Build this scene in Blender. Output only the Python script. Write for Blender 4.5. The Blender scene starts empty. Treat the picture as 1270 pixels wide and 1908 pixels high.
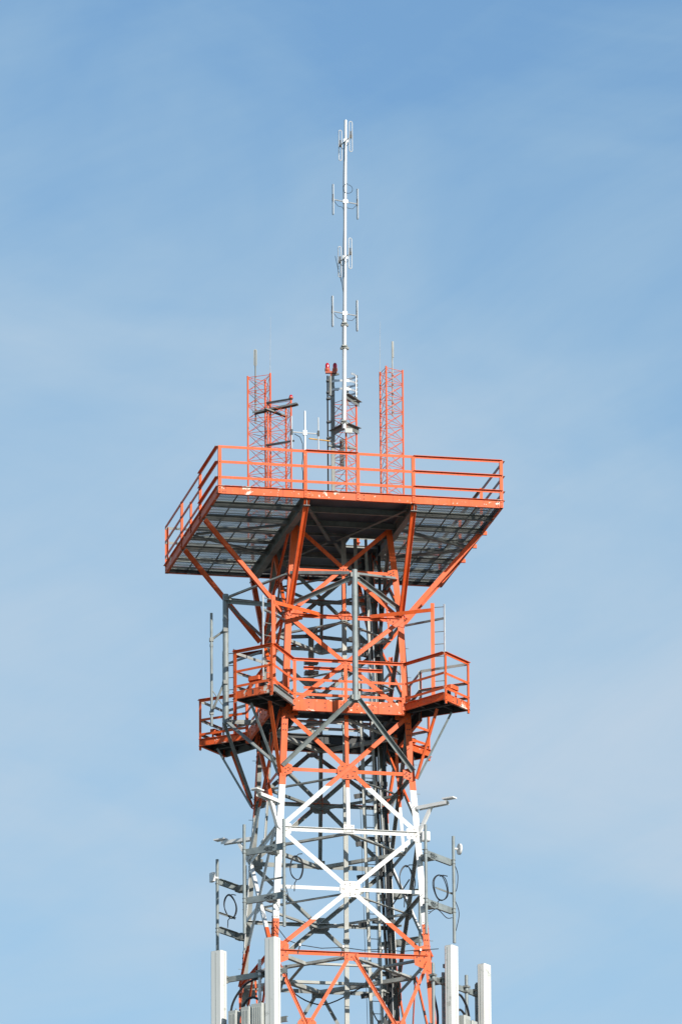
import bpy, math, random
from mathutils import Vector as V, Matrix
random.seed(7)
S = bpy.context.scene
COL = S.collection
Z0 = 65.5                      # height of the underside of the top deck above the ground
rad = math.radians

# ------------------------------------------------------------------ camera
cam = bpy.data.cameras.new('camera'); camo = bpy.data.objects.new('camera', cam); COL.objects.link(camo)
fwd = V((0.19453104, 0.93805051, 0.28673841)); rgt = V((0.97956692, -0.20099607, -0.00701581)); upv = V((-0.05105211, -0.28224426, 0.95798323))
M = Matrix(((rgt.x, upv.x, -fwd.x), (rgt.y, upv.y, -fwd.y), (rgt.z, upv.z, -fwd.z))).to_4x4()
M.translation = V((-43.653, -211.692, Z0 - 63.888))
camo.matrix_world = M
cam.sensor_fit = 'HORIZONTAL'; cam.sensor_width = 24.0; cam.lens = 15828.1 / 1270 * 24.0
cam.clip_start = 1.0; cam.clip_end = 60000
S.camera = camo

# ------------------------------------------------------------------ sky, sun, exposure
SUN_EL, SUN_AZ = 24.0, 24.0        # azimuth measured from the front face's normal towards +x
w = bpy.data.worlds.new("World"); S.world = w; w.use_nodes = True
nt = w.node_tree; nt.nodes.clear()
def N(t, **k):
    n = nt.nodes.new(t)
    for a, b in k.items(): setattr(n, a, b)
    return n
L = lambda a, b: nt.links.new(a, b)
sky = N('ShaderNodeTexSky', sky_type='NISHITA', sun_disc=False)
sky.sun_elevation = rad(SUN_EL); sky.sun_rotation = rad(180 - SUN_AZ)
sky.air_density = 1.0; sky.dust_density = 0.3; sky.ozone_density = 3.2; sky.altitude = 50
tc = N('ShaderNodeTexCoord')
mp = N('ShaderNodeMapping'); mp.inputs['Rotation'].default_value = (rad(12), rad(-28), rad(10)); mp.inputs['Scale'].default_value = (16, 16, 38)
L(tc.outputs['Generated'], mp.inputs['Vector'])
n1 = N('ShaderNodeTexNoise'); n1.inputs['Scale'].default_value = 0.9; n1.inputs['Detail'].default_value = 8; n1.inputs['Roughness'].default_value = 0.5; n1.inputs['Distortion'].default_value = 0.4
L(mp.outputs[0], n1.inputs['Vector'])
sep = N('ShaderNodeSeparateXYZ'); L(tc.outputs['Generated'], sep.inputs[0])
hz = N('ShaderNodeValToRGB'); e = hz.color_ramp.elements     # how much thin cirrus there is at each height of the sky
e[0].position = 0.0; e[0].color = (.5, .5, .5, 1); e[1].position = 1.0; e[1].color = (.05, .05, .05, 1)
for p_, v_ in ((.225, .62), (.252, .64), (.278, .72), (.296, .56), (.325, .30), (.347, .10)):
    q_ = e.new(p_); q_.color = (v_, v_, v_, 1)
L(sep.outputs['Z'], hz.inputs['Fac'])
mu = N('ShaderNodeMapRange', clamp=True); L(n1.outputs['Fac'], mu.inputs['Value'])
mu.inputs['From Min'].default_value = 0.30; mu.inputs['From Max'].default_value = 0.70; mu.inputs['To Min'].default_value = -0.30; mu.inputs['To Max'].default_value = 0.28
mr = N('ShaderNodeMapping'); mr.inputs['Rotation'].default_value = (0, rad(27), 0); L(tc.outputs['Generated'], mr.inputs['Vector'])
ms_ = N('ShaderNodeMapping'); ms_.inputs['Scale'].default_value = (13, 13, 62); ms_.inputs['Location'].default_value = (2.3, 0.7, 1.9); L(mr.outputs[0], ms_.inputs['Vector'])
n2 = N('ShaderNodeTexNoise'); n2.inputs['Scale'].default_value = 1.0; n2.inputs['Detail'].default_value = 8; n2.inputs['Roughness'].default_value = 0.6; n2.inputs['Distortion'].default_value = 0.8; L(ms_.outputs[0], n2.inputs['Vector'])
wi = N('ShaderNodeMapRange', clamp=True); L(n2.outputs['Fac'], wi.inputs['Value'])
wi.inputs['From Min'].default_value = 0.40; wi.inputs['From Max'].default_value = 0.80; wi.inputs['To Min'].default_value = -0.09; wi.inputs['To Max'].default_value = 0.10
aw = N('ShaderNodeMath', operation='ADD'); L(mu.outputs[0], aw.inputs[0]); L(wi.outputs[0], aw.inputs[1])
ad = N('ShaderNodeMath', operation='ADD', use_clamp=True); L(hz.outputs[0], ad.inputs[0]); L(aw.outputs[0], ad.inputs[1])
cc_ = N('ShaderNodeMix', data_type='RGBA'); cc_.inputs[6].default_value = (3.20, 4.65, 5.35, 1); cc_.inputs[7].default_value = (3.95, 4.75, 5.65, 1); L(ad.outputs[0], cc_.inputs[0])
mx = N('ShaderNodeMix', data_type='RGBA'); L(cc_.outputs[2], mx.inputs[7])
L(ad.outputs[0], mx.inputs[0]); tn = N('ShaderNodeMix', data_type='RGBA', blend_type='MULTIPLY'); tn.inputs[0].default_value = 1; tn.inputs[7].default_value = (0.97, 1.06, 1.03, 1); L(sky.outputs[0], tn.inputs[6]); L(tn.outputs[2], mx.inputs[6])
bg = N('ShaderNodeBackground'); bg.inputs[1].default_value = 0.105
out = N('ShaderNodeOutputWorld')
L(mx.outputs[2], bg.inputs[0]); L(bg.outputs[0], out.inputs[0])

sl = bpy.data.lights.new('sun', 'SUN'); sl.energy = 4.0; sl.angle = rad(0.53); sl.color = (1.0, 0.93, 0.84)
so = bpy.data.objects.new('sun', sl); COL.objects.link(so)
sd = V((math.sin(rad(SUN_AZ)) * math.cos(rad(SUN_EL)), -math.cos(rad(SUN_AZ)) * math.cos(rad(SUN_EL)), math.sin(rad(SUN_EL))))
so.rotation_euler = sd.to_track_quat('Z', 'Y').to_euler(); so.location = (40, -90, 140)
S.view_settings.view_transform = 'Standard'; S.view_settings.look = 'None'; S.view_settings.exposure = 0.38; S.view_settings.gamma = 1.0

# ------------------------------------------------------------------ materials
def mat(name, col, rough=0.5, metal=0.0, var=0.12, scale=6.0, chips=None, chip_amt=0.0, chip_scale=5.0, bands=None, fade=0.0, spec=0.5, aniso=(1, 1, 1)):
    m = bpy.data.materials.new(name); m.use_nodes = True
    t = m.node_tree; b = t.nodes['Principled BSDF']
    b.inputs['Roughness'].default_value = rough; b.inputs['Metallic'].default_value = metal
    b.inputs['Specular IOR Level'].default_value = spec
    geo = t.nodes.new('ShaderNodeNewGeometry')
    mpn = t.nodes.new('ShaderNodeMapping'); mpn.inputs['Scale'].default_value = aniso
    t.links.new(geo.outputs['Position'], mpn.inputs['Vector'])
    nz = t.nodes.new('ShaderNodeTexNoise'); nz.inputs['Scale'].default_value = scale; nz.inputs['Detail'].default_value = 5
    t.links.new(mpn.outputs[0], nz.inputs['Vector'])
    def rgb(c):
        n = t.nodes.new('ShaderNodeRGB'); n.outputs[0].default_value = (*c, 1); return n.outputs[0]
    base = rgb(col)
    if bands:                      # painted in alternate bands of height
        sx = t.nodes.new('ShaderNodeSeparateXYZ'); t.links.new(geo.outputs['Position'], sx.inputs[0])
        acc = None
        for lo, hi in bands[1]:
            a = t.nodes.new('ShaderNodeMath'); a.operation = 'GREATER_THAN'; a.inputs[1].default_value = Z0 + lo; t.links.new(sx.outputs['Z'], a.inputs[0])
            c = t.nodes.new('ShaderNodeMath'); c.operation = 'LESS_THAN'; c.inputs[1].default_value = Z0 + hi; t.links.new(sx.outputs['Z'], c.inputs[0])
            d = t.nodes.new('ShaderNodeMath'); d.operation = 'MULTIPLY'; t.links.new(a.outputs[0], d.inputs[0]); t.links.new(c.outputs[0], d.inputs[1])
            if acc is None: acc = d
            else:
                e = t.nodes.new('ShaderNodeMath'); e.operation = 'ADD'; t.links.new(acc.outputs[0], e.inputs[0]); t.links.new(d.outputs[0], e.inputs[1]); acc = e
        x = t.nodes.new('ShaderNodeMix'); x.data_type = 'RGBA'
        t.links.new(acc.outputs[0], x.inputs[0]); t.links.new(base, x.inputs[6]); t.links.new(rgb(bands[0]), x.inputs[7]); base = x.outputs[2]
    # overall mottling
    rmp = t.nodes.new('ShaderNodeMapRange'); rmp.inputs['From Min'].default_value = 0.3; rmp.inputs['From Max'].default_value = 0.7
    rmp.inputs['To Min'].default_value = 1 - var; rmp.inputs['To Max'].default_value = 1 + var * 0.5
    t.links.new(nz.outputs['Fac'], rmp.inputs['Value'])
    x = t.nodes.new('ShaderNodeMix'); x.data_type = 'RGBA'; x.blend_type = 'MULTIPLY'; x.inputs[0].default_value = 1
    t.links.new(base, x.inputs[6]); t.links.new(rmp.outputs[0], x.inputs[7]); base = x.outputs[2]
    if fade:
        n3 = t.nodes.new('ShaderNodeTexNoise'); n3.inputs['Scale'].default_value = 0.9; n3.inputs['Detail'].default_value = 4; t.links.new(geo.outputs['Position'], n3.inputs['Vector'])
        r3 = t.nodes.new('ShaderNodeMapRange'); r3.inputs['From Min'].default_value = 0.42; r3.inputs['From Max'].default_value = 0.68; r3.inputs['To Max'].default_value = 0.40
        t.links.new(n3.outputs['Fac'], r3.inputs['Value'])
        hs = t.nodes.new('ShaderNodeHueSaturation'); hs.inputs['Saturation'].default_value = 0.90; hs.inputs['Value'].default_value = 1.06; hs.inputs['Hue'].default_value = 0.502
        t.links.new(base, hs.inputs['Color'])
        x = t.nodes.new('ShaderNodeMix'); x.data_type = 'RGBA'; t.links.new(r3.outputs[0], x.inputs[0]); t.links.new(base, x.inputs[6]); t.links.new(hs.outputs[0], x.inputs[7]); base = x.outputs[2]
        ma = t.nodes.new('ShaderNodeMapping'); ma.inputs['Scale'].default_value = (16, 16, 0.9); t.links.new(geo.outputs['Position'], ma.inputs['Vector'])
        n4 = t.nodes.new('ShaderNodeTexNoise'); n4.inputs['Scale'].default_value = 1; n4.inputs['Detail'].default_value = 6; t.links.new(ma.outputs[0], n4.inputs['Vector'])
        r4 = t.nodes.new('ShaderNodeMapRange'); r4.inputs['From Min'].default_value = 0.54; r4.inputs['From Max'].default_value = 0.74; r4.inputs['To Max'].default_value = fade
        t.links.new(n4.outputs['Fac'], r4.inputs['Value'])
        x = t.nodes.new('ShaderNodeMix'); x.data_type = 'RGBA'; x.blend_type = 'MULTIPLY'; t.links.new(r4.outputs[0], x.inputs[0]); t.links.new(base, x.inputs[6]); t.links.new(rgb((0.50, 0.42, 0.36)), x.inputs[7]); base = x.outputs[2]
    for q, (cc, amt, sc) in enumerate(chips or []):
        n2 = t.nodes.new('ShaderNodeTexNoise'); n2.inputs['Scale'].default_value = sc; n2.inputs['Detail'].default_value = 7; n2.inputs['Roughness'].default_value = 0.65
        off = t.nodes.new('ShaderNodeMapping'); off.inputs['Location'].default_value = (3.1 * q + 0.4, 1.7, 5.2)
        t.links.new(geo.outputs['Position'], off.inputs['Vector']); t.links.new(off.outputs[0], n2.inputs['Vector'])
        r2 = t.nodes.new('ShaderNodeMapRange'); r2.inputs['From Min'].default_value = 1 - amt; r2.inputs['From Max'].default_value = 1 - amt + 0.02
        t.links.new(n2.outputs['Fac'], r2.inputs['Value'])
        x = t.nodes.new('ShaderNodeMix'); x.data_type = 'RGBA'
        t.links.new(r2.outputs[0], x.inputs[0]); t.links.new(base, x.inputs[6]); t.links.new(rgb(cc), x.inputs[7]); base = x.outputs[2]
    t.links.new(base, b.inputs['Base Color'])
    rr = t.nodes.new('ShaderNodeMapRange'); rr.inputs['To Min'].default_value = max(0.05, rough - 0.12); rr.inputs['To Max'].default_value = min(1, rough + 0.15)
    t.links.new(nz.outputs['Fac'], rr.inputs['Value']); t.links.new(rr.outputs[0], b.inputs['Roughness'])
    return m
ORANGE = (0.77, 0.122, 0.024); WHITE = (0.80, 0.80, 0.78); RUST = (0.10, 0.035, 0.015)
MO = mat('orange_paint', ORANGE, 0.5, spec=0.25, fade=0.5, var=0.14, scale=4, chips=[((0.55, 0.42, 0.34), 0.29, 5)])
MB_ = mat('orange_and_white_paint', ORANGE, 0.5, spec=0.25, fade=0.5, var=0.14, scale=3, bands=(WHITE, [(-10.89, -7.235), (-29, -20), (-47, -38)]), chips=[((0.30, 0.15, 0.09), 0.32, 6)])
MF = mat('flaked_orange_paint', ORANGE, 0.5, spec=0.25, fade=0.8, var=0.2, scale=3, chips=[((0.76, 0.66, 0.56), 0.395, 2.9), ((0.70, 0.55, 0.45), 0.36, 9), ((0.5, 0.2, 0.1), 0.30, 8)])
MG = mat('galvanised_steel', (0.27, 0.31, 0.31), 0.55, metal=0.15, var=0.25, scale=5)
MGD = mat('weathered_grey_steel', (0.25, 0.265, 0.25), 0.6, metal=0.2, var=0.35, scale=3.5, chips=[((0.30, 0.27, 0.22), 0.36, 3)])
MGL = mat('pale_grey_steel', (0.42, 0.43, 0.40), 0.6, metal=0.15, var=0.3, scale=3, chips=[((0.34, 0.30, 0.24), 0.36, 3)])
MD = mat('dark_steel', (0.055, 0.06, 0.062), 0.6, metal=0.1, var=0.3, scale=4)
MP = mat('pale_metal', (0.64, 0.655, 0.655), 0.35, metal=0.25, var=0.08, scale=5)
MAL = mat('aluminium', (0.60, 0.62, 0.62), 0.35, metal=0.5, var=0.12, scale=8)
MW = mat('white_paint', WHITE, 0.4, var=0.08, scale=4, chips=[((0.45, 0.4, 0.34), 0.3, 6)])
MPAN = mat('panel_plastic', (0.74, 0.75, 0.71), 0.4, var=0.10, scale=2.0, aniso=(1, 1, 0.35), chips=[((0.50, 0.51, 0.47), 0.37, 3)])
MPAS = mat('panel_seam', (0.40, 0.42, 0.39), 0.5, var=0.1)
MK = mat('black_cable', (0.018, 0.018, 0.02), 0.5, var=0.2)
MBO = mat('rusty_shaded_bolt', (0.22, 0.05, 0.02), 0.6, var=0.3, scale=20, bands=((0.5, 0.47, 0.42), [(-10.89, -7.235), (-29, -20), (-47, -38)]))  # rust and the shading of the bolt heads, both put into this colour
MRED = mat('red_lens', (0.55, 0.012, 0.03), 0.12, var=0.1, spec=0.6)
MBR = mat('beacon_base', (0.55, 0.13, 0.07), 0.4, var=0.2, scale=20)
MGB = mat('grey_box', (0.46, 0.48, 0.45), 0.5, var=0.12, scale=3)
MYE = mat('faded_yellow_orange', (0.62, 0.36, 0.10), 0.5, var=0.4, scale=6)
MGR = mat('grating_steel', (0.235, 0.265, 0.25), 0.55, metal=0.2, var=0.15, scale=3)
MPL = mat('floor_plate', (0.10, 0.125, 0.16), 0.6, metal=0.1, var=0.35, scale=1.5)
MGND = mat('town_ground', (0.15, 0.16, 0.14), 0.95, var=0.4, scale=0.02, chips=[((0.22, 0.22, 0.21), 0.48, 0.03), ((0.09, 0.11, 0.06), 0.45, 0.02)], spec=0.1)

# ------------------------------------------------------------------ mesh collector
class MB:
    def __init__(s): s.v = []; s.f = []; s.m = []
    def add(s, vs, fs, ms=0):
        o = len(s.v); s.v += [tuple(x) for x in vs]
        for i, f in enumerate(fs):
            s.f.append(tuple(o + k for k in f)); s.m.append(ms[i] if isinstance(ms, (list, tuple)) else ms)
    def prism(s, A, B, ms=0):          # two matching polygons joined by sides and capped
        n = len(A); vs = list(A) + list(B)
        fs = [(i, (i + 1) % n, n + (i + 1) % n, n + i) for i in range(n)] + [tuple(range(n))[::-1], tuple(range(n, 2 * n))]
        if isinstance(ms, (list, tuple)): ms = list(ms) + [ms[0], ms[0]]
        s.add(vs, fs, ms)
    def section(s, p, q, n, poly, ms=0):   # polygon in (lateral, normal) swept from p to q
        p, q, n = V(p), V(q), V(n); d = (q - p).normalized()
        n = (n - d * n.dot(d)).normalized(); lat = d.cross(n)
        f = lambda c: [c + lat * a + n * b for a, b in poly]
        s.prism(f(p), f(q), ms)
    def bar(s, p, q, w, h, n=(0, 0, 1), ms=0):
        s.section(p, q, n, [(-w / 2, -h / 2), (w / 2, -h / 2), (w / 2, h / 2), (-w / 2, h / 2)], ms)
    def box(s, c, sx, sy, sz, ax=(1, 0, 0), ay=(0, 1, 0), az=(0, 0, 1), ms=0, bev=0.0):
        c, ax, ay, az = V(c), V(ax) * sx / 2, V(ay) * sy / 2, V(az) * sz / 2
        if bev <= 0:
            A = [c - ax - ay - az, c + ax - ay - az, c + ax + ay - az, c - ax + ay - az]
            s.prism(A, [a + az * 2 for a in A], ms)
        else:
            e, g = 1 - 2 * bev / sx, 1 - 2 * bev / sy
            P = [(e, -1), (1, -g), (1, g), (e, 1), (-e, 1), (-1, g), (-1, -g), (-e, -1)]
            A = [c + ax * a + ay * b - az for a, b in P]
            s.prism(A, [a + az * 2 for a in A], ms)
    def angle(s, p, q, n, w=0.1, out=0, up=None, off=0.0, t=0.010, flange=None):
        """L section. Flat leg w wide in the face with normal n, its outer side off metres along n; second leg inwards, or outwards if out."""
        p, q, n = V(p), V(q), V(n).normalized(); d = (q - p).normalized()
        n = (n - d * n.dot(d)).normalized(); lat = d.cross(n)
        up = V(up) if up is not None else V((0, 0, 1))
        sg = 1 if lat.dot(up) >= 0 else -1
        fl = flange or w * 0.8
        h = w / 2
        if out: poly = [(-h, 0), (h - t, 0), (h - t, fl), (h, fl), (h, -t), (-h, -t)]; ms = [0, 0, 0, 0, 1, 0]
        else: poly = [(-h, 0), (h, 0), (h, -fl), (h - t, -fl), (h - t, -t), (-h, -t)]; ms = [0, 0, 0, 1, 1, 0]
        poly = [(a * sg, b + off) for a, b in poly]
        if sg < 0:
            poly = poly[::-1]; ms = ms[:5][::-1] + [ms[5]]
        f = lambda c: [c + lat * a + n * b for a, b in poly]
        s.prism(f(p), f(q), ms)
    def channel(s, p, q, n, w=0.2, fl=0.07, t=0.010, off=0.0, ms=0):   # web in the face, both flanges along n (fl<0: inwards)
        p, q, n = V(p), V(q), V(n).normalized(); d = (q - p).normalized()
        n = (n - d * n.dot(d)).normalized(); lat = d.cross(n); h = w / 2
        e = math.copysign(t, fl)
        poly = [(-h, 0), (h, 0), (h, fl), (h - t, fl), (h - t, e), (-h + t, e), (-h + t, fl), (-h, fl)]
        mm = ms
        if fl < 0 and ms == 'paint': mm = [0, 0, 0, 1, 1, 1, 0, 0]
        elif ms == 'paint': mm = [1, 0, 0, 0, 0, 0, 0, 0]
        f = lambda c: [c + lat * a + n * (b + off) for a, b in poly]
        s.prism(f(p), f(q), mm)
    def ibeam(s, p, q, n=(0, 0, 1), w=0.12, h=0.25, t=0.014, ms=0):
        a, b = w / 2, h / 2
        s.section(p, q, n, [(-a, -b), (a, -b), (a, -b + t), (t / 2, -b + t), (t / 2, b - t), (a, b - t), (a, b), (-a, b), (-a, b - t), (-t / 2, b - t), (-t / 2, -b + t), (-a, -b + t)], ms)
    def tube(s, pts, r, seg=10, closed=False, ms=0):
        pts = [V(p) for p in pts]; n = len(pts); rings = []; prev = None
        rs = r if isinstance(r, (list, tuple)) else [r] * n
        for i, p in enumerate(pts):
            a = pts[i - 1] if (i or closed) else p; b = pts[(i + 1) % n] if (i < n - 1 or closed) else p
            d = (b - a).normalized()
            if prev is None:
                u = d.cross(V((0, 0, 1))) if abs(d.z) < 0.9 else d.cross(V((1, 0, 0)))
            else: u = prev - d * prev.dot(d)
            u.normalize(); prev = u; k = d.cross(u)
            rings.append([p + (u * math.cos(2 * math.pi * j / seg) + k * math.sin(2 * math.pi * j / seg)) * rs[i] for j in range(seg)])
        vs = [x for rg in rings for x in rg]; fs = []
        for i in range(n if closed else n - 1):
            o, o2 = i * seg, ((i + 1) % n) * seg
            for j in range(seg): fs.append((o + j, o + (j + 1) % seg, o2 + (j + 1) % seg, o2 + j))
        if not closed: fs += [tuple(range(seg))[::-1], tuple(range((n - 1) * seg, n * seg))]
        s.add(vs, fs, ms)
    def lathe(s, c, prof, seg=16, ms=0):
        s.tube([V(c) + V((0, 0, z)) for r, z in prof], [max(r, 1e-4) for r, z in prof], seg, ms=ms)
    def plate(s, pts, n, t, ms=0):      # flat polygon with thickness t against n
        n = V(n).normalized(); A = [V(p) for p in pts]
        s.prism([a - n * t for a in A], A, ms)
    def bolt(s, p, n, r=0.021, h=0.016, ms=0):
        n = V(n).normalized(); s.tube([V(p), V(p) + n * h], r, 6, ms=ms)
    def build(s, name, mats, parent=None, smooth=False):
        me = bpy.data.meshes.new(name); off = ORIG.get(parent.name, V((0, 0, 0))) if parent else V((0, 0, 0))
        org = off if parent else (V(s.v[0]) if s.v else V())
        me.from_pydata([(x - org.x, y - org.y, z - org.z) for x, y, z in s.v], [], s.f)
        mats = mats if isinstance(mats, (list, tuple)) else [mats]
        for m in mats: me.materials.append(m)
        for p, k in zip(me.polygons, s.m):
            p.material_index = min(k, len(mats) - 1); p.use_smooth = smooth
        if smooth:
            me.update()
            try: me.set_sharp_from_angle(angle=rad(40))
            except Exception: pass
        o = bpy.data.objects.new(name, me); COL.objects.link(o)
        ORIG[o.name] = org
        if parent: o.parent = parent
        else: o.location = org + V((0, 0, Z0))
        return o
ORIG = {}
def tag(o, label, cat, group=None):
    o['label'] = label; o['category'] = cat
    if group: o['group'] = group
    return o
def thing(name, loc, label, cat, group=None):
    o = bpy.data.objects.new(name, None); COL.objects.link(o); o.empty_display_size = 0.3
    o.location = V(loc) + V((0, 0, Z0)); ORIG[o.name] = V(loc)
    return tag(o, label, cat, group)
def lerp(a, b, k): return V(a) + (V(b) - V(a)) * k

# ------------------------------------------------------------------ ground (far below the frame)
g = MB(); R = 20000; ring = [(R * math.cos(2 * math.pi * i / 64), R * math.sin(2 * math.pi * i / 64), -Z0) for i in range(64)]
g.add(ring, [tuple(range(64))]); go = g.build('ground', MGND); go['kind'] = 'structure'

# ------------------------------------------------------------------ lattice tower
WZ = [(0.08, 2.655), (-1.275, 2.93), (-2.56, 3.154), (-6.8, 3.586), (-8.44, 3.8165), (-11.79, 4.213), (-65.5, 10.55)]
def wid(z):
    for (a, wa), (b, wb) in zip(WZ, WZ[1:]):
        if z >= b: return wa + (wb - wa) * (z - a) / (b - a)
    return WZ[-1][1]
FACES = [(V((0, -1, 0)), V((1, 0, 0))), (V((1, 0, 0)), V((0, 1, 0))), (V((0, 1, 0)), V((-1, 0, 0))), (V((-1, 0, 0)), V((0, -1, 0)))]
def fp(k, s, z):
    n, t = FACES[k]; h = wid(z) / 2
    return n * h + t * (s * h) + V((0, 0, z))
tower = thing('lattice_tower', (0, 0, -65.5), 'tall square lattice tower of crossed steel angles painted in orange and white bands', 'tower')
PAINT = [MB_, MGD]
for sx, sy in ((-1, -1), (1, -1), (1, 1), (-1, 1)):
    b = MB(); fw, t = 0.165, 0.016
    zs = [z for z, _ in WZ]
    def sec(z, grow=0.0, fw=fw):
        h = wid(z) / 2 + grow
        pl = [(0, 0), (-fw, 0), (-fw, -t), (-t, -t), (-t, -fw), (0, -fw)]
        return [V((sx * (h + a), sy * (h + c), z)) for a, c in pl]
    ms = [0, 0, 1, 1, 0, 0]
    for za, zb in zip(zs, zs[1:]):
        A, B = sec(za), sec(zb)
        b.prism(A, B, ms)
    # splice plates and bolts on the leg
    for zc in (-5.35, -11.25):
        for q in range(6):
            for fx in (0.05, 0.115):
                z = zc + 0.42 - q * 0.16; h = wid(z) / 2
                b.bolt((sx * (h - fx), sy * h, z), (0, sy, 0), ms=2); b.bolt((sx * h, sy * (h - fx), z), (sx, 0, 0), ms=2)
    for q in range(int(9.5 / 0.4)):        # step bolts
        if sx * sy > 0: break
        z = -2.9 - q * 0.4; h = wid(z) / 2
        d = V((sx, 0, 0)) if q % 2 else V((0, sy, 0))
        p = V((sx * (h - (0 if q % 2 else 0.12)), sy * (h - (0.12 if q % 2 else 0)), z))
        b.tube([p, p + d * 0.12], 0.008, 5, ms=1)
    b.build('leg', [MB_, MGD, MBO], tower)
def brace(k, a, bb, name='diagonal_brace', w=0.105, out=0, off=0.0, mats=PAINT, flange=None):
    m = MB(); m.angle(fp(k, *a), fp(k, *bb), FACES[k][0], w, out, off=off, flange=flange); return m.build(name, mats, tower)
def gusset(k, s, z, hw, hh, off=0.026, shape='oct', bolts=6):
    n, t = FACES[k]; c = fp(k, s, z)
    up = (fp(k, s, z + 0.5) - fp(k, s, z - 0.5)).normalized(); nn = t.cross(up).normalized()
    if nn.dot(n) < 0: nn = -nn
    P = {'oct': [(-1, -.45), (-.55, -1), (.55, -1), (1, -.45), (1, .45), (.55, 1), (-.55, 1), (-1, .45)], 'rect': [(-1, -1), (1, -1), (1, 1), (-1, 1)],
         'cl': [(-.3, -1), (1, -.55), (1, .55), (-.3, 1)], 'cr': [(.3, 1), (-1, .55), (-1, -.55), (.3, -1)]}[shape]
    m = MB(); m.plate([c + t * (a * hw) + up * (b * hh) + nn * off for a, b in P], nn, 0.011)
    m.m = [0 if i != len(P) else 1 for i in range(len(m.m))]
    B = {'oct': [(-.75, 0), (-.58, 0), (.75, 0), (.58, 0), (-.5, .6), (.5, .6), (-.5, -.6), (.5, -.6), (0, .75), (0, -.75), (0, .5), (0, -.5)],
         'rect': [(-.6, .6), (.6, .6), (-.6, -.6), (.6, -.6), (0, 0)],
         'cl': [(.1, .5), (.1, -.5), (.5, .2), (.75, 0), (.5, -.25), (.1, 0)], 'cr': [(-.1, .5), (-.1, -.5), (-.5, .2), (-.75, 0), (-.5, -.25), (-.1, 0)]}[shape]
    for a, b in B: m.bolt(c + t * (a * hw) + up * (b * hh) + nn * off, nn, ms=2)
    return m.build('gusset_plate', [MB_, MGD, MBO], tower)
def xz(zt, zb):        # height at which the two diagonals of a tapering bay cross
    wt, wb = wid(zt), wid(zb); k = wt / (wt + wb); return zt + (zb - zt) * k
for k in range(4):
    # bay under the deck
    for (zt, zb, hor, strut) in ((0.0, -2.56, -1.275, False), (-2.56, -5.2, None, False), (-5.2, -8.44, -6.80, True), (-8.44, -11.79, -10.02, False)):
        w_ = 0.115 if zb < -5 else 0.105
        brace(k, (-0.97, zb), (0.97, zt), out=1, off=0.040, w=w_, flange=0.035)
        brace(k, (-0.97, zt), (0.97, zb), out=0, off=0.013, w=w_)
        if hor is not None:
            brace(k, (-0.96, hor), (0.96, hor), 'horizontal_brace', off=-0.003, w=0.095, out=0)
            gusset(k, 0, hor, 0.27 if zb < -5 else 0.14, 0.215 if zb < -5 else 0.10, shape='oct')
        else: gusset(k, 0, xz(zt, zb), 0.13, 0.11, shape='oct')
    for z, wd in ((-2.56, 0.10), (-8.44, 0.12), (-11.79, 0.11)):
        brace(k, (-0.96, z), (0.96, z), 'horizontal_brace', off=0.002 if z != -2.56 else -0.003, w=wd, out=1, flange=0.055)
    brace(k, (0, -1.30), (0, -2.56), 'strut', off=-0.016, w=0.075)
    brace(k, (0, -5.25), (0, -6.8), 'strut', off=-0.016, w=0.095)
    brace(k, (0, -6.8), (0, -8.42), 'strut', off=-0.016, w=0.095)
    for z, hw, hh in ((-2.56, .34, .2), (-6.8, .19, .2), (-8.44, .24, .24), (-11.79, .30, .38), (-1.275, .17, .15), (-5.2, .3, .2)):
        gusset(k, -0.93, z, hw, hh, off=0.013, shape='cl'); gusset(k, 0.93, z, hw, hh, off=0.013, shape='cr')
    gusset(k, 0, -2.5, 0.17, 0.12); gusset(k, 0, -8.37, 0.14, 0.1, shape='rect'); gusset(k, 0, -11.86, 0.19, 0.10, shape='rect')
    # W-shaped bay
    for sgn in (-1, 1):
        brace(k, (sgn * 0.03, -11.85), (sgn * 0.53, -13.75), w=0.09, out=1, off=0.040 if sgn > 0 else 0.040, flange=0.03)
        brace(k, (sgn * 0.96, -11.9), (sgn * 0.55, -13.75), w=0.09, out=1, off=0.040, flange=0.03)
        gusset(k, sgn * 0.545, -13.75, 0.24, 0.2, shape='oct')
    brace(k, (-0.96, -13.8), (0.96, -13.8), 'horizontal_brace', off=0.002, w=0.11)
    for zt, zb in ((-13.8, -26), (-26, -39), (-39, -52), (-52, -65.4)):
        brace(k, (-0.97, zb), (0.97, zt), off=0.040, w=0.16); brace(k, (-0.97, zt), (0.97, zb), off=0.013, w=0.16)
        brace(k, (-0.97, zb + .2), (0.97, zb + .2), 'horizontal_brace', off=-0.003, w=0.14)
# plan bracing: diamond between the middles of the faces, hip ties and an inner square
def plan(z, w=0.095, hips=True, m0=MGL):
    mids = [fp(k, 0, z - 0.06) * 0.985 for k in range(4)]
    for p in mids: p.z = z - 0.08
    for k in range(4):
        a, b = mids[k], mids[(k + 1) % 4]
        m = MB(); m.angle(a, b, (0, 0, -1), w, off=0.0, up=(0, 0, 1)); m.build('plan_brace', [m0, m0], tower)
        if hips:
            c = (a + b) / 2; h = wid(z) / 2 - 0.08; n1_, n2_ = FACES[k][0], FACES[(k + 1) % 4][0]
            corner = (n1_ + n2_) * h + V((0, 0, z - 0.05))
            m = MB(); m.angle(c, corner, (0, 0, -1), w * 0.85, off=-0.012); m.build('plan_brace', [m0, m0], tower)
            c2 = (b + mids[(k + 2) % 4]) / 2
            m = MB(); m.angle(c, c2, (0, 0, -1), w * 0.7, off=-0.03); m.build('plan_brace', [m0, m0], tower)
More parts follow.
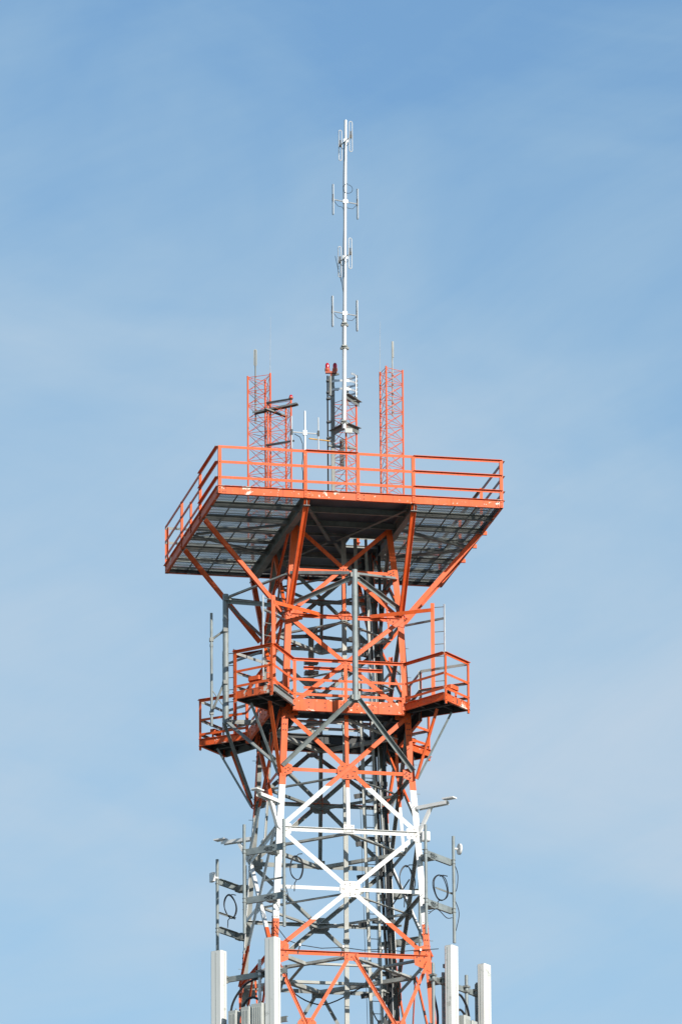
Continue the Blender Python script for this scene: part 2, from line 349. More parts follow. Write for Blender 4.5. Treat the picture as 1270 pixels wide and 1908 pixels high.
plan(-11.79, 0.13); plan(-8.44, 0.11, hips=False); plan(-2.62, 0.09, hips=False); plan(-5.3, 0.12, hips=False); plan(-3.95, 0.07, hips=False, m0=MGD); plan(-1.30, 0.07, hips=False, m0=MGD); plan(-6.85, 0.08, hips=False, m0=MGD); plan(-10.05, 0.07, hips=False)

# ------------------------------------------------------------------ top deck platform
W = 3.8
deck = thing('deck_platform', (0, 0, 0), 'wide square deck with orange railing and grated floor at the tower top', 'platform')
for k, (n, t) in enumerate(FACES):
    m = MB(); a = n * W - t * (W + (0.0 if k % 2 == 0 else -0.005)) + V((0, 0, 0.1)); b = n * W + t * (W - (0 if k % 2 == 0 else 0.005)) + V((0, 0, 0.1))
    m.channel(a, b, n, 0.205, -0.075, 0.011, ms='paint')
    m.bar(a + n * 0.02 + V((0, 0, 0.108)), b + n * 0.02 + V((0, 0, 0.108)), 0.06, 0.008)      # toe angle lip
    for s in (-.965, -.95, .95, .965, -.38, -.36, .36, .38, 0.02, -.02):
        for dz in (-.05, .05): m.bolt(n * W + t * (W * s) + V((0, 0, 0.1 + dz)), n, 0.015, ms=2)
    m.build('fascia_channel', [MF, MD, MBO], deck)
def beam(name, p, q, w, h, mt=MD):
    m = MB(); m.ibeam(p, q, (0, 0, 1), w, h); return m.build(name, mt, deck)
G = 1.43
for sx in (-1, 1): beam('girder', (sx * G, -3.72, -0.03), (sx * G, 3.72, -0.03), 0.17, 0.30, MGD)
JY = [-2.65, -1.43, -0.35, 0.62, 1.50, 2.62]
for i, y in enumerate(JY):
    big = y in (-2.65, -1.43, 1.50)
    for a, b in ((-3.78, -G - 0.02), (-G + 0.02, G - 0.02), (G + 0.02, 3.78)):
        m = MB(); m.channel((a, y, 0.035 if big else 0.06), (b, y, 0.035 if big else 0.06), (0, -1, 0), 0.15 if big else 0.07, 0.06 if big else 0.04); m.build('joist', MGD, deck)
for sx in (-1, 1):
    for sy in (-1, 1):
        m = MB(); m.angle((sx * 3.7, 0.0 + sy * 0.08, -0.05), (sx * (G + .08), sy * 1.40, -0.05), (0, 0, -1), 0.09); m.build('sway_brace', [MGD, MGD], deck)
        m = MB(); m.angle((sx * 0.1, sy * 0.1, -0.03), (sx * (G - .1), sy * 3.2, -0.03), (0, 0, -1), 0.09); m.build('sway_brace', [MGD, MGD], deck)
# gratings each side of the middle plate
edges = [-3.76] + JY + [3.76]
def grating(x0, x1, y0, y1, z, depth, pitch, parent, along='x', mt=MGR, rod=0.1):
    m = MB(); t = 0.005
    if along == 'x':
        n = int((y1 - y0) / pitch)
        for i in range(n):
            y = y0 + (i + .5) * (y1 - y0) / n; m.box(((x0 + x1) / 2, y, z - depth / 2), x1 - x0, t, depth)
        k = int((x1 - x0) / rod)
        for i in range(1, k): m.box((x0 + i * (x1 - x0) / k, (y0 + y1) / 2, z - 0.008), 0.008, y1 - y0, 0.007)
        xs = [x0, x0 + .8, x1] if x1 - x0 > 1.7 else [x0, x1]
        for x in [x0 + .004, x1 - .004] + [x0 + q * (x1 - x0) / 4 for q in (1, 2, 3)]: m.box((x, (y0 + y1) / 2, z - depth / 2 - .001), 0.012, y1 - y0, depth + .006)
    else:
        n = int((x1 - x0) / pitch)
        for i in range(n):
            x = x0 + (i + .5) * (x1 - x0) / n; m.box((x, (y0 + y1) / 2, z - depth / 2), t, y1 - y0, depth)
        k = int((y1 - y0) / rod)
        for i in range(1, k): m.box(((x0 + x1) / 2, y0 + i * (y1 - y0) / k, z - 0.008), x1 - x0, 0.008, 0.007)
        if x1 - x0 > 1.7:
            for i in range(1, 4): m.box((x0 + i * (x1 - x0) / 4, (y0 + y1) / 2, z - depth / 2 - .002), .022, y1 - y0 - .03, depth + .006)
            kk = max(1, round((y1 - y0) / .24))
            for i in range(1, kk): m.box(((x0 + x1) / 2, y0 + i * (y1 - y0) / kk, z - depth - .006), x1 - x0 - .03, .018, .012)
        for y in (y0 + .004, y1 - .004): m.box(((x0 + x1) / 2, y, z - depth / 2 - .001), x1 - x0, 0.009, depth + .004)
    return m.build('grating', mt, parent)
for sx in (-1, 1):
    for i, (a, b) in enumerate(zip(edges, edges[1:])):
        x0, x1 = (-3.74, -G - 0.07) if sx < 0 else (G + 0.07, 3.74)
        f = 0.36 if sx < 0 else 0.16          # a strip of one make of grating beside each wider panel of another
        cut = a + (b - a) * f
        grating(x0, x1, a + .012, cut - .006, 0.148, (0.019, 0.022, 0.018)[i % 3] if sx < 0 else .025, 0.040, deck)
        grating(x0, x1, cut + .006, b - .012, 0.148, .033 if sx < 0 else .030, 0.040, deck, 'y')
# solid middle, with the cable opening
hx0, hx1, hy0, hy1 = 0.50, 1.22, 0.05, 0.75
for i, (x0, x1, y0, y1) in enumerate(((-G + .06, hx0, -3.74, 3.74), (hx1, G - .06, -3.74, 3.74), (hx0, hx1, -3.74, hy0), (hx0, hx1, hy1, 3.74))):
    m = MB(); m.box(((x0 + x1) / 2, (y0 + y1) / 2, 0.135), x1 - x0 - .004, y1 - y0, 0.010); m.build('floor_plate', MPL, deck)
# railing
RT = 1.30
def dpost(p, n, z0, z1):
    m = MB(); p = V(p); m.angle(p + V((0, 0, z0)), p + V((0, 0, z1)), n, 0.085, off=0.022, up=V(n).cross(V((0, 0, 1))), flange=0.08)
    for z in (0.05, 0.15, .44, .86): m.bolt(p + V(n) * 0.022 + V((0, 0, z)), n, 0.014, ms=2)
    return m.build('railing_post', [MO, MO, MBO], deck)
posts = [-W + .045, -1.48, -0.08, 1.40, W - .045]
for k, (n, t) in enumerate(FACES):
    ps = posts if k in (0, 2) else [-1.24, 1.40] if k == 1 else [-1.40, 1.24]
    for s in ps: dpost(n * W + t * s, n, 0.0, RT)
    ends = [-W + .02, -1.48, -0.08, 1.40, W - .02] if k in (0, 2) else [-W + .03, -1.24, 1.40, W - .03] if k == 1 else [-W + .03, -1.40, 1.24, W - .03]
    for i, (a, b) in enumerate(zip(ends, ends[1:])):
        for r, z in enumerate((RT - .03, 0.86, 0.44)):
            if k in (0, 2): o = 1 if (i == 3 or (i == 1 and r == 0)) else 0
            else: o = 1 if i in ((0, 1)[:1] if k == 1 else (2,)) else 0
            m = MB(); m.angle(n * W + t * a + V((0, 0, z)), n * W + t * b + V((0, 0, z)), n, 0.07, out=o, off=0.008, flange=0.06)
            m.build('rail', [MO, MGD], deck)
m = MB(); m.angle((-W, 0.06, 0.05), (-W, 0.06, 0.90), (-1, 0, 0), 0.085, off=0.022, up=(0, 1, 0)); m.build('railing_post', [MO, MO], deck)
# knee braces from the bend of the legs out to the deck edge
def knee(p, q, n, w, parent, mt=(MO, MGD), name='knee_brace'):
    m = MB(); m.channel(p, q, n, w, 0.055, 0.010, ms=0); m.channel(p, q, -V(n), w, 0.045, 0.010, off=0.001, ms=0)
    for i in range(1, 6):
        c = lerp(p, q, i / 6); d = (V(q) - V(p)).normalized(); m.bar(c - d * .025, c + d * .025, w * .9, 0.012, n)
    return m.build(name, list(mt), parent)
for sx in (-1, 1):
    for sy in (-1, 1):
        knee((sx * 1.50, sy * 1.66, -2.45), (sx * G, sy * 3.70, -0.02), (0, sy, -1.2), 0.135, deck)
        knee((sx * 1.66, sy * 1.50, -2.45), (sx * 3.70, sy * G, -0.02), (sx, 0, -0.8) if sx < 0 else (0, -1, 0), 0.13, deck)

# ------------------------------------------------------------------ gallery with corner balconies
ZT, ZB = -4.95, -5.27
gal = thing('gallery_platform', (0, 0, ZB), 'orange railed gallery walkway with four corner balconies round the tower waist', 'platform')
Fp, Ap, Bp, Ep = (1.50, -2.05), (2.27, -3.35), (3.13, -2.42), (2.05, -1.50)
def zc(p, z): return V((p[0], p[1], z))
def outward(p, q, axis=None):          # normal of an edge, away from the tower or from the axis of its balcony
    n = (q - p).normalized().cross(V((0, 0, 1))); c = (p + q) / 2; c.z = 0
    if axis is not None: c = c - axis * c.dot(axis)
    return -n if n.dot(c) < 0 else n
def fascia(parent, p, q, grey=False, h=0.32, out=1, axis=None):
    p, q = V(p), V(q); n = outward(p, q, axis)
    m = MB(); d = (q - p).normalized(); L_ = (q - p).length
    if h > 0.28: m.channel(p, q, n, h, -0.08, 0.012, ms='paint')
    else: m.channel(p, q, n, h, 0.06 if out else -0.07, 0.012, ms='paint' if not grey else 0)
    k = max(2, int(L_ / 0.42))
    for i in range(k + 1):
        s = min(max(i / k * L_, .06), L_ - .06)
        for dz in (-.06, .06): m.bolt(p + d * s + V((0, 0, dz)), n, 0.015, ms=2)
    return m.build('fascia_channel', [MG if grey else MF, MD, MBO], parent)
def rails(parent, p, q, ends=(1, 1), grey=False, mids=(), axis=None):
    p, q = V(p), V(q); d = (q - p).normalized(); n = outward(p, q, axis)
    for z, w_ in ((1.05, .075), (.52, .065), (.12, .065)):
        m = MB(); m.angle(p + V((0, 0, z)), q + V((0, 0, z)), n, w_, out=1 if z > 1 else 0, off=0.006, flange=0.06); m.build('rail', [MO, MGL], parent)
    pts = ([p + d * .05] if ends[0] else []) + ([q - d * .05] if ends[1] else []) + [lerp(p, q, s) for s in mids]
    for a in pts:
        m = MB(); m.angle(a + V((0, 0, -.30)), a + V((0, 0, 1.085)), n, 0.085, off=0.02, up=d, flange=.07)
        for z in (.52, .12, 1.02, -.08, -.2): m.bolt(a + n * .02 + V((0, 0, z)), n, 0.014, ms=2)
        m.build('railing_post', [MO, MGL, MBO], parent)
zm = (ZT + ZB) / 2
for k, (n, t) in enumerate(FACES):
    x = 1.5
    fascia(gal, n * 2.05 - t * x + V((0, 0, zm)), n * 2.05 + t * x + V((0, 0, zm)))
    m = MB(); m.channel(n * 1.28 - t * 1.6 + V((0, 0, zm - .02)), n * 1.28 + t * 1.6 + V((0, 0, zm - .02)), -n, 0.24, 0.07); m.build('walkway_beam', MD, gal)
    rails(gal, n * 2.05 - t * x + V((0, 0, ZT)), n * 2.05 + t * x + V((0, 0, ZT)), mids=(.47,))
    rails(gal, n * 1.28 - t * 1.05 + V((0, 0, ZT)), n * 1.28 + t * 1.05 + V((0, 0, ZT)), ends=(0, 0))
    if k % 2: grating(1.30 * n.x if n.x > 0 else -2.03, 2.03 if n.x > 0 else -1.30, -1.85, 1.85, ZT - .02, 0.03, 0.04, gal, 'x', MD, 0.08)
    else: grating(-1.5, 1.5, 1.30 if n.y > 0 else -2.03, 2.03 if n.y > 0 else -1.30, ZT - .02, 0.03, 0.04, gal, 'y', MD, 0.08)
BAL = [(-1, -1), (1, -1), (1, 1), (-1, 1)]
for sx, sy in BAL:
    P = lambda p: V((sx * p[0], -sy * p[1], 0))
    f_, a_, b_, e_ = P(Fp), P(Ap), P(Bp), P(Ep)
    c_ = V((sx * 1.30, sy * 1.30, 0))
    zz = V((0, 0, ZT))
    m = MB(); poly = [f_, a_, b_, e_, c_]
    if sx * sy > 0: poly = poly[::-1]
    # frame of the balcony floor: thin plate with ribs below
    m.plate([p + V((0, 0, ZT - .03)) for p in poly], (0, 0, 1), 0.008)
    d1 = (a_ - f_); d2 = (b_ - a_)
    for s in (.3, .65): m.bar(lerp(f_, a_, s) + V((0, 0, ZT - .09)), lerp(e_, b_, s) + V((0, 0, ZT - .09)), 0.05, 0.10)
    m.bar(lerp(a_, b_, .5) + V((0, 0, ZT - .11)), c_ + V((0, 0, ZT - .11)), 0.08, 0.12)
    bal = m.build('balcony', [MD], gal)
    hz_ = V((0, 0, ZT - .11))
    dirv = V((sx, sy, 0)).normalized()
    fascia(bal, f_ + hz_, a_ + hz_, grey=(sx < 0), h=0.20, axis=dirv); fascia(bal, a_ + hz_, b_ + hz_, h=0.20, out=0); fascia(bal, b_ + hz_, e_ + hz_, h=0.20, axis=dirv)
    rails(bal, f_ + zz, a_ + zz, (0, 0), axis=dirv); rails(bal, a_ + zz, b_ + zz, (1, 1)); rails(bal, b_ + zz, e_ + zz, (0, 0), axis=dirv)
    tv = (b_ - a_).normalized()
    # small hinged bracket by the outer rail
    o = lerp(a_, b_, .55) - dirv * .16 + zz
    m = MB()
    for s in (-.15, .15): m.bar(o + tv * s, o + tv * s + V((0, 0, .24)), 0.07, 0.02, dirv)
    m.box(o + V((0, 0, .29)), .38, .16, .11, tv, dirv, bev=0.03); m.box(o + V((0, 0, .10)) - tv * .26, .14, .10, .10, tv, dirv, ms=1)
    m.build('hatch_bracket', [MO, MD], bal)
    # knees down to the leg
    leg = V((sx * (wid(-6.9) / 2 + .02), sy * (wid(-6.9) / 2 + .02), -6.92))
    tipc = lerp(a_, b_, .33) * 0.86
    m = MB(); m.angle(leg - tv * .05, V((tipc.x, tipc.y, ZB + .06)), dirv, 0.115, off=0.05, up=tv); m.build('knee_brace', [MO, MO], bal)
    tipc = lerp(a_, b_, .8) * 0.9
    m = MB(); m.angle(leg + tv * .05, V((tipc.x, tipc.y, ZB + .06)), dirv, 0.075, off=0.02, up=tv); m.build('knee_brace', [MG, MG], bal)

# ------------------------------------------------------------------ climbing ladders rising from the balconies
lads = {(-1, -1): 'orange post ladder with thin pale rungs on balcony in front of the grey side pipe',
        (1, -1): 'orange post ladder with one grey pipe stile standing clear against the sky',
        (1, 1): 'orange post ladder mostly hidden behind the tower on the far sunlit side',
        (-1, 1): 'shaded post ladder on far balcony beside the bracketed grey side pipe'}
for sx, sy in BAL:
    root = thing('climbing_ladder', (sx * 2.12, sy * 2.62, ZT), lads[(sx, sy)], 'ladder', 'post ladders on the gallery balconies')
    p, q = V((sx * 2.12, sy * 2.62, 0)), V((sx * 2.42, sy * 2.76, 0))
    n = V((0, sy, 0))
    m = MB(); m.angle(p + V((0, 0, ZT - .03)), p + V((0, 0, -2.36)), n, 0.10, off=0.05, up=(sx, 0, 0), flange=.09); m.build('post', [MO, MO], root)
    m = MB(); m.tube([q + V((0, 0, -4.6 if sy < 0 else -4.9)), q + V((0, 0, -2.40))], 0.024, 8); m.build('stile', MAL, root, True)
    for i in range(7):
        z = -2.47 - i * 0.335; m = MB(); m.tube([p + V((0, 0, z)), q + V((0, 0, z))], 0.011, 6); m.build('rung', MGD, root)
    m = MB(); e = V((sx * .68, sy * 1.56, -2.50)); m.angle(p + V((0, 0, -2.55)) + n * .04, e, n, 0.10, off=0.03, out=0); m.bolt(e + n * .03, n, .02, ms=1); m.build('tie_arm', [MO, MBO], root)
    m = MB(); m.bar(q + V((0, 0, -2.78)), V((sx * 1.62, sy * 1.6, -2.70)), .05, .05); m.build('tie_arm', MG, root)

# ------------------------------------------------------------------ stand-off pipes on the faces
def standoff(k, label, extra=None, mt=MG):
    n, t = FACES[k]; c = n * 2.88
    root = thing('standoff_pipe', c + V((0, 0, -5.15)), label, 'antenna mount', 'grey stand-off pipes on the tower faces')
    m = MB(); m.tube([c + V((0, 0, -5.17)), c + V((0, 0, -1.62))], 0.078, 16)
    for z in (-2.35, -4.3): m.tube([c + V((0, 0, z)), c + V((0, 0, z + .06))], 0.083, 16)
    m.build('pipe', mt, root, True)
    for s in (-1, 1):
        m = MB(); m.angle(c + V((0, 0, -1.74)) + t * s * .1 - n * .05, fp(k, s * .97, -1.42) + n * .03, (0, 0, -1), 0.10); m.build('strut', [mt, mt], root)
        m = MB(); m.angle(c + V((0, 0, -1.84)) + t * s * .08 - n * .04, fp(k, s * .97, -2.3) + n * .04, n, 0.11, out=1, flange=.08); m.build('strut', [mt, mt], root)
        m = MB(); m.angle(c + V((0, 0, -5.12)) + t * s * .07, fp(k, s * .97, -6.72) + n * .04, n, 0.115, out=1, flange=.085); m.build('strut', [mt, mt], root)
    for z in (-1.78, -5.10):
        m = MB()
        m.box(c - n * .10 + V((0, 0, z)), .30, .06, .20, t, n); m.box(c - n * .02 + V((0, 0, z + .02)), .22, .14, .12, t, n)
        m.box(c - n * .45 + V((0, 0, z - .02)), .07, .6, .08, t, n)
        m.build('clamp_bracket', MGD, root)
    if extra: extra(root, c, n, t)
    return root
standoff(0, 'stout grey pipe standing upright before the middle of the orange gallery')
def side_extra(root, c, n, t):
    m = MB(); m.bar(c + V((0, 0, -5.1)), V((-1.5, 0.0, -5.05)), .08, .08); m.build('strut', MGD, root)
standoff(3, 'stout grey pipe held clear of the shaded side face by braces', side_extra)
def back_extra(root, c, n, t):
    for z in (-2.55, -2.85, -3.12, -3.45, -3.95, -4.2):
        m = MB(); m.box(c + V((0, 0, z)), .36 if z > -3.4 else .26, .2, .10, t, n); m.build('collar', MGD, root)
standoff(2, 'dark shaded pipe with stepped collars behind the far tower face', back_extra, MGD)
root = thing('pipe_antenna', (-3.24, .12, -5.2), 'thin grey pipe antenna on two arms outboard of the side pipe', 'antenna')
m = MB(); m.tube([(-3.24, .12, -5.22), (-3.24, .12, -2.12)], 0.036, 10); m.tube([(-3.24, .12, -3.05), (-3.24, .12, -2.98)], .046, 10); m.build('pipe', MG, root, True)
for z0, z1 in ((-2.85, -2.62), (-4.85, -4.05)):
    m = MB(); m.tube([(-3.24, .12, z0), (-2.93, 0.02, z1)], 0.032, 8); m.box((-2.90, 0, z1), .12, .24, .10); m.box((-3.24, .12, z0), .10, .10, .10); m.build('arm', MGD, root)
m = MB(); m.tube([(-3.22, .10, -4.25), (-2.9, 0, -4.75)], 0.014, 6); m.build('arm', MGD, root)

# ------------------------------------------------------------------ corner pipe mounts in the white band
def diag(sx, sy):
    d = V((sx, sy, 0)).normalized(); return d, V((0, 0, 1)).cross(d)
cm = {(-1, -1): 'pair of grey pipes on two flat channels across the near leg beside the coiled cable',
      (-1, 1): 'grey pipes on dark channels at the shaded far leg carrying a small white antenna',
      (1, -1): 'pair of grey pipes on channels across the leg with the white junction box',
      (1, 1): 'pair of grey pipes on channels glimpsed through the tower at its far sunlit leg'}
for sx, sy in BAL:
    d, t = diag(sx, sy); to, hs_ = {(-1, -1): (-.12, .62), (1, -1): (.24, .67), (-1, 1): (.20, .66), (1, 1): (0, .64)}[(sx, sy)]
    base = d * (4.35 / math.sqrt(2)) + t * to
    root = thing('pipe_mount', base + V((0, 0, -11.2)), cm[(sx, sy)], 'antenna mount', 'corner pipe mounts in the white band')
    for s, zt, zb in ((-hs_, -8.33, -11.25), (hs_, -8.36 if sy < 0 else -8.44, -11.23)):
        m = MB(); p = base + t * s + d * .05; m.tube([p + V((0, 0, zb)), p + V((0, 0, zt))], 0.042, 12); m.build('pipe', MG, root, True)
        for z in (-9.05, -10.36):
            for e in (-.05, .05):
                m = MB(); m.tube([p + V((0, 0, z + e - .01)), p + V((0, 0, z + e + .01))], 0.055, 10); m.build('clamp', MGD, root)
    for z in (-9.06, -10.36):
        m = MB(); m.channel(base - t * hs_ + V((0, 0, z)), base + t * hs_ + V((0, 0, z)), d, 0.17, -0.07, ms=0)
        for s in (-.12, .15): m.bolt(base - t * to + t * s + V((0, 0, z)), d, .022, .01, ms=1)
        m.build('channel', [MG, MD], root)
        lg = V((sx, sy, 0)) * (wid(z) / 2); m = MB()
        b0 = base - t * to; m.box((b0 + lg) / 2 + V((0, 0, z - .03)), .22, (b0 - lg).length, .16, t, d); m.build('stand_off_bracket', MGD, root)
    m = MB(); m.angle(base + t * hs_ + V((0, 0, -9.9)), base - t * .1 + V((0, 0, -9.9)), d, 0.05); m.build('tie_bar', [MGD, MGD], root)

def loop(c, u, v, ru, rv, r=0.014, turns=2, seed=0):
    m = MB(); rnd = random.Random(seed); c, u, v = V(c), V(u).normalized(), V(v).normalized()
    for q in range(turns):
        a0 = rnd.uniform(.92, 1.08); sh = u.cross(v) * (q * .03) + u * rnd.uniform(-.03, .03)
        m.tube([c + sh + u * (ru * a0 * math.cos(x)) + v * (rv * math.sin(x) * (1 + .07 * math.cos(2 * x + q + seed))) + u * (.05 * ru * math.sin(3 * x + seed + q)) for x in [2 * math.pi * i / 28 for i in range(28)]], r, 6, closed=True)
    m.tube([c + v * (rv * .95), c + v * (rv * 1.15) + u * ru * .4, c + v * (rv * 1.2) + u * ru * 1.0], r, 6)
    m.tube([c - v * rv, c - v * (rv * 1.25) - u * ru * .3, c - v * (rv * 1.9) - u * ru * .35], r, 6)
    return m
dg = V((1, -1, 0))
co = [((-1.45, -2.15, -9.55), (1, .2, 0), .17, .33, 'narrow coil of black cable hanging inside the near leg behind a grey pipe'),
      ((-2.42, 1.95, -9.62), (1, 1, 0), .28, .31, 'round coil of black cable hung between the pipes on the shaded side'),
      ((1.52, -1.9, -9.70), (1, .4, 0), .22, .38, 'large coil of thin black cable inside the leg below the white box'),
      ((2.40, -1.95, -9.86), (1, 1, 0), .36, .32, 'double coil of black cable between the sunlit pipes against the sky')]
for i, (c, u, ru, rv, lab) in enumerate(co):
    tag(loop(c, u, (0, 0, 1), ru, rv, .013, 2, i).build('cable_coil', MK, None, True), lab, 'cable', 'coils of black cable')
# loose jumpers hanging on the pipes
def jumper(name, pts, lab, r=.011, mt=MK, cat='cable', grp=None):
    m = MB(); pts = [V(p) for p in pts]; sm = []
    for i in range(len(pts) - 1):
        p0, p1, p2, p3 = pts[max(i - 1, 0)], pts[i], pts[i + 1], pts[min(i + 2, len(pts) - 1)]
        for k in range(6):
            u = k / 6; sm.append(0.5 * ((2 * p1) + (p2 - p0) * u + (2 * p0 - 5 * p1 + 4 * p2 - p3) * u * u + (3 * p1 - p0 - 3 * p2 + p3) * u ** 3))
    sm.append(pts[-1]); m.tube(sm, r, 6)
    return tag(m.build(name, mt, None, True), lab, cat, grp)
jumper('jumper_cable', [(2.83, -1.53, -9.0), (2.98, -1.48, -9.35), (2.93, -1.5, -9.8), (2.75, -1.62, -9.9)], 'short black lead bowed out beside the outer sunlit pipe')
jumper('jumper_cable', [(2.85, -1.55, -10.0), (3.0, -1.5, -10.4), (2.9, -1.55, -10.9)], 'lower black lead bowed beside the outer sunlit pipe')
jumper('jumper_cable', [(2.05, -2.15, -10.62), (2.3, -2.0, -10.45), (2.6, -1.8, -10.62), (2.8, -1.55, -10.55)], 'black lead sagging under the lower channel on the sunlit pipes')
jumper('jumper_cable', [(-1.85, -2.2, -10.6), (-1.72, -2.4, -10.45), (-1.80, -2.5, -10.15)], 'black lead curling from the near leg to its lower channel')
# small white antennas on the outer pipes
for (x, y, z), (dx, dy), lab in (((2.84, -1.52, -8.68), (1, .15), 'small white disc antenna on the outer pipe of the sunlit mount'), ((-2.80, 1.58, -8.95), (-1, -.3), 'small white box antenna on the outermost shaded pipe')):
    root = thing('small_antenna', (x, y, z), lab, 'antenna'); d = V((dx, dy, 0)).normalized()
    m = MB(); m.tube([V((x, y, z)), V((x, y, z)) + d * .16], .03, 8); m.build('arm', MW, root)
    m = MB(); c = V((x, y, z)) + d * .17
    if x > 0: m.tube([c, c + d * .05], .15, 18)
    else: m.box(c, .10, .20, .24, d, d.cross(V((0, 0, 1))), bev=.02)
    m.build('housing', MW, root, True)
# white outrigger brackets
orr = {(-1, -1): 'white bracket jutting from the near leg just under the orange paint', (1, -1): 'white bracket with bent end jutting from the sunlit leg under the orange', (-1, 1): 'white bracket jutting out past the shaded grey pipe'}
for (sx, sy), lab in orr.items():
    d, t = diag(sx, sy); z = -7.62; z2 = -7.62
    a = V((sx, sy, 0)) * (wid(z) / 2) + V((0, 0, z - .06)); b = a + d * .92 + V((0, 0, .02))
    if (sx, sy) == (-1, 1): a += V((0, 0, -.05)); b += V((0, 0, -.05))
    root = thing('outrigger_bracket', a, lab, 'bracket', 'white outrigger brackets')
    m = MB(); m.channel(a, b, (0, 0, -1), .16, .09, .012); m.build('arm', MW, root)
    m = MB(); m.box(b + d * .06 + V((0, 0, .06)), .34, .20, .035, d, t); m.build('end_plate', MW, root)
    m = MB(); m.bar(a + d * .45, a + V((0, 0, -.75)) + d * .02, .08, .08, d); m.build('brace', MW, root)
# white box on the sunlit leg
root = thing('junction_box', (2.02, -1.98, -8.56), 'white junction box bolted outside the sunlit leg', 'box')
m = MB(); m.box((2.03, -1.94, -8.50), .22, .18, .24, bev=.02); m.build('housing', MW, root)
m = MB(); m.box((2.03, -2.035, -8.50), .18, .012, .20); m.build('lid', MW, root)

# ------------------------------------------------------------------ panel antennas on the lower mounts
pm = {(-1, -1): 'grey channel and upright pipe holding the two shaded-side panel antennas', (1, -1): 'grey channel and upright pipes holding the two sunlit panel antennas'}
for sx, sy in ((-1, -1), (1, -1)):
    d, t = diag(sx, sy); base = d * (4.55 / math.sqrt(2))
    root = thing('panel_mount', base + V((0, 0, -14)), pm[(sx, sy)], 'antenna mount', 'mounts of the panel antennas')
    ta, tb_ = (-1.42, .62) if sx < 0 else (-.45, 1.85)
    for z in (-12.42, -13.7):
        m = MB(); m.channel(base + t * ta + V((0, 0, z)), base + t * tb_ + V((0, 0, z)), d, .14, -.07, ms=0); m.build('channel', [MG], root)
        lg = V((sx, sy, 0)) * (wid(z) / 2); m = MB(); m.box((base + lg) / 2 + V((0, 0, z - .02)), .22, (base - lg).length, .14, t, d); m.build('stand_off_bracket', MGD, root)
    for s in ((-1.27, -.17, .41) if sx < 0 else (-.37, .11, 1.23, 1.71)):
        p = base + t * s + d * .06; m = MB(); m.tube([p + V((0, 0, -14.6)), p + V((0, 0, -12.05 if s in (-.17, 1.23, -.37) else -12.2))], .045, 12); m.build('pipe', MP if s == -.17 else MG, root, True)
        m = MB()
        for z in (-12.36, -12.5): m.box(p + V((0, 0, z)), .16, .14, .05, t, d)
        m.build('clamp', MGD, root)
pan = [((-3.40, -1.60), -11.74, 'tall off-white panel antenna outermost on the shaded side'), ((-2.22, -2.80), -11.62, 'tall off-white panel antenna covering the near leg'),
       ((2.58, -2.42), -11.54, 'tall off-white panel antenna beside the sunlit orange leg'), ((3.70, -1.28), -11.72, 'tall off-white panel antenna outermost on the sunlit side')]
for i, ((x, y), zt, lab) in enumerate(pan):
    sx = -1 if x < 0 else 1; d, t = diag(sx, -1); c = V((x, y, 0)); hgt = 2.75
    root = thing('panel_antenna', c + V((0, 0, zt - hgt)), lab, 'antenna', 'tall off-white panel antennas')
    m = MB(); wd, dp = (.36, .27) if sx < 0 else (.32, .26)
    m.box(c + V((0, 0, zt - hgt / 2)), wd, dp, hgt, t, d, bev=.04); m.build('radome', MPAN, root)
    m = MB()
    for e in (-1, 1): m.box(c + t * (e * (wd / 2 + .002)) - d * .02 + V((0, 0, zt - hgt / 2 - .01)), .006, .012, hgt - .06, t, d)
    m.box(c + d * (dp / 2 + .002) + t * .0 + V((0, 0, zt - hgt / 2 - .01)), .012, .006, hgt - .06, t, d)
    m.build('seam', MPAS, root)
    m = MB(); m.box(c + V((0, 0, zt + .006)), wd - .03, dp - .03, .012, t, d, bev=.03); m.build('end_cap', MPAS, root)
    m = MB()
    for z in (zt - .5, zt - hgt + .4): m.box(c - d * (dp / 2 + .05) + V((0, 0, z)), .12, .10, .10, t, d)
    m.build('mounting_clamp', MGD, root)
ru = [((-2.98, -1.98), -13.42, .26, 'small pale radio unit next to the outermost shaded panel'), ((-2.70, -2.28), -13.38, .28, 'middle pale radio unit of three between the shaded panels'),
      ((-2.44, -2.50), -13.33, .36, 'widest pale radio unit tucked beside the near leg panel'), ((2.86, -2.02), -13.32, .30, 'pale radio unit between the sunlit panels, nearer the leg'), ((3.12, -1.72), -13.38, .26, 'pale radio unit between the sunlit panels, nearer the outer one')]
for (x, y), zt, wd, lab in ru:
    sx = -1 if x < 0 else 1; d, t = diag(sx, -1); c = V((x, y, 0)) + d * .16
    root = thing('radio_unit', c + V((0, 0, zt - .6)), lab, 'radio unit', 'pale radio units between the panels')
    m = MB(); m.box(c + V((0, 0, zt - .35)), wd, .20, .7, t, d, bev=.02); m.build('housing', MGB, root)
    m = MB()
    for q in range(5): m.box(c + d * .105 + t * (wd * (q - 2) / 6) + V((0, 0, zt - .38)), .012, .02, .58, t, d)
    m.build('cooling_fin', MGB, root)
    m = MB(); m.box(c - d * .10 + V((0, 0, zt + .01)), .09, .06, .05, t, d); m.tube([c + t * .06 + V((0, 0, zt - .01)), c + t * .06 + V((0, 0, zt + .06))], .02, 8); m.build('connector', MGD, root)
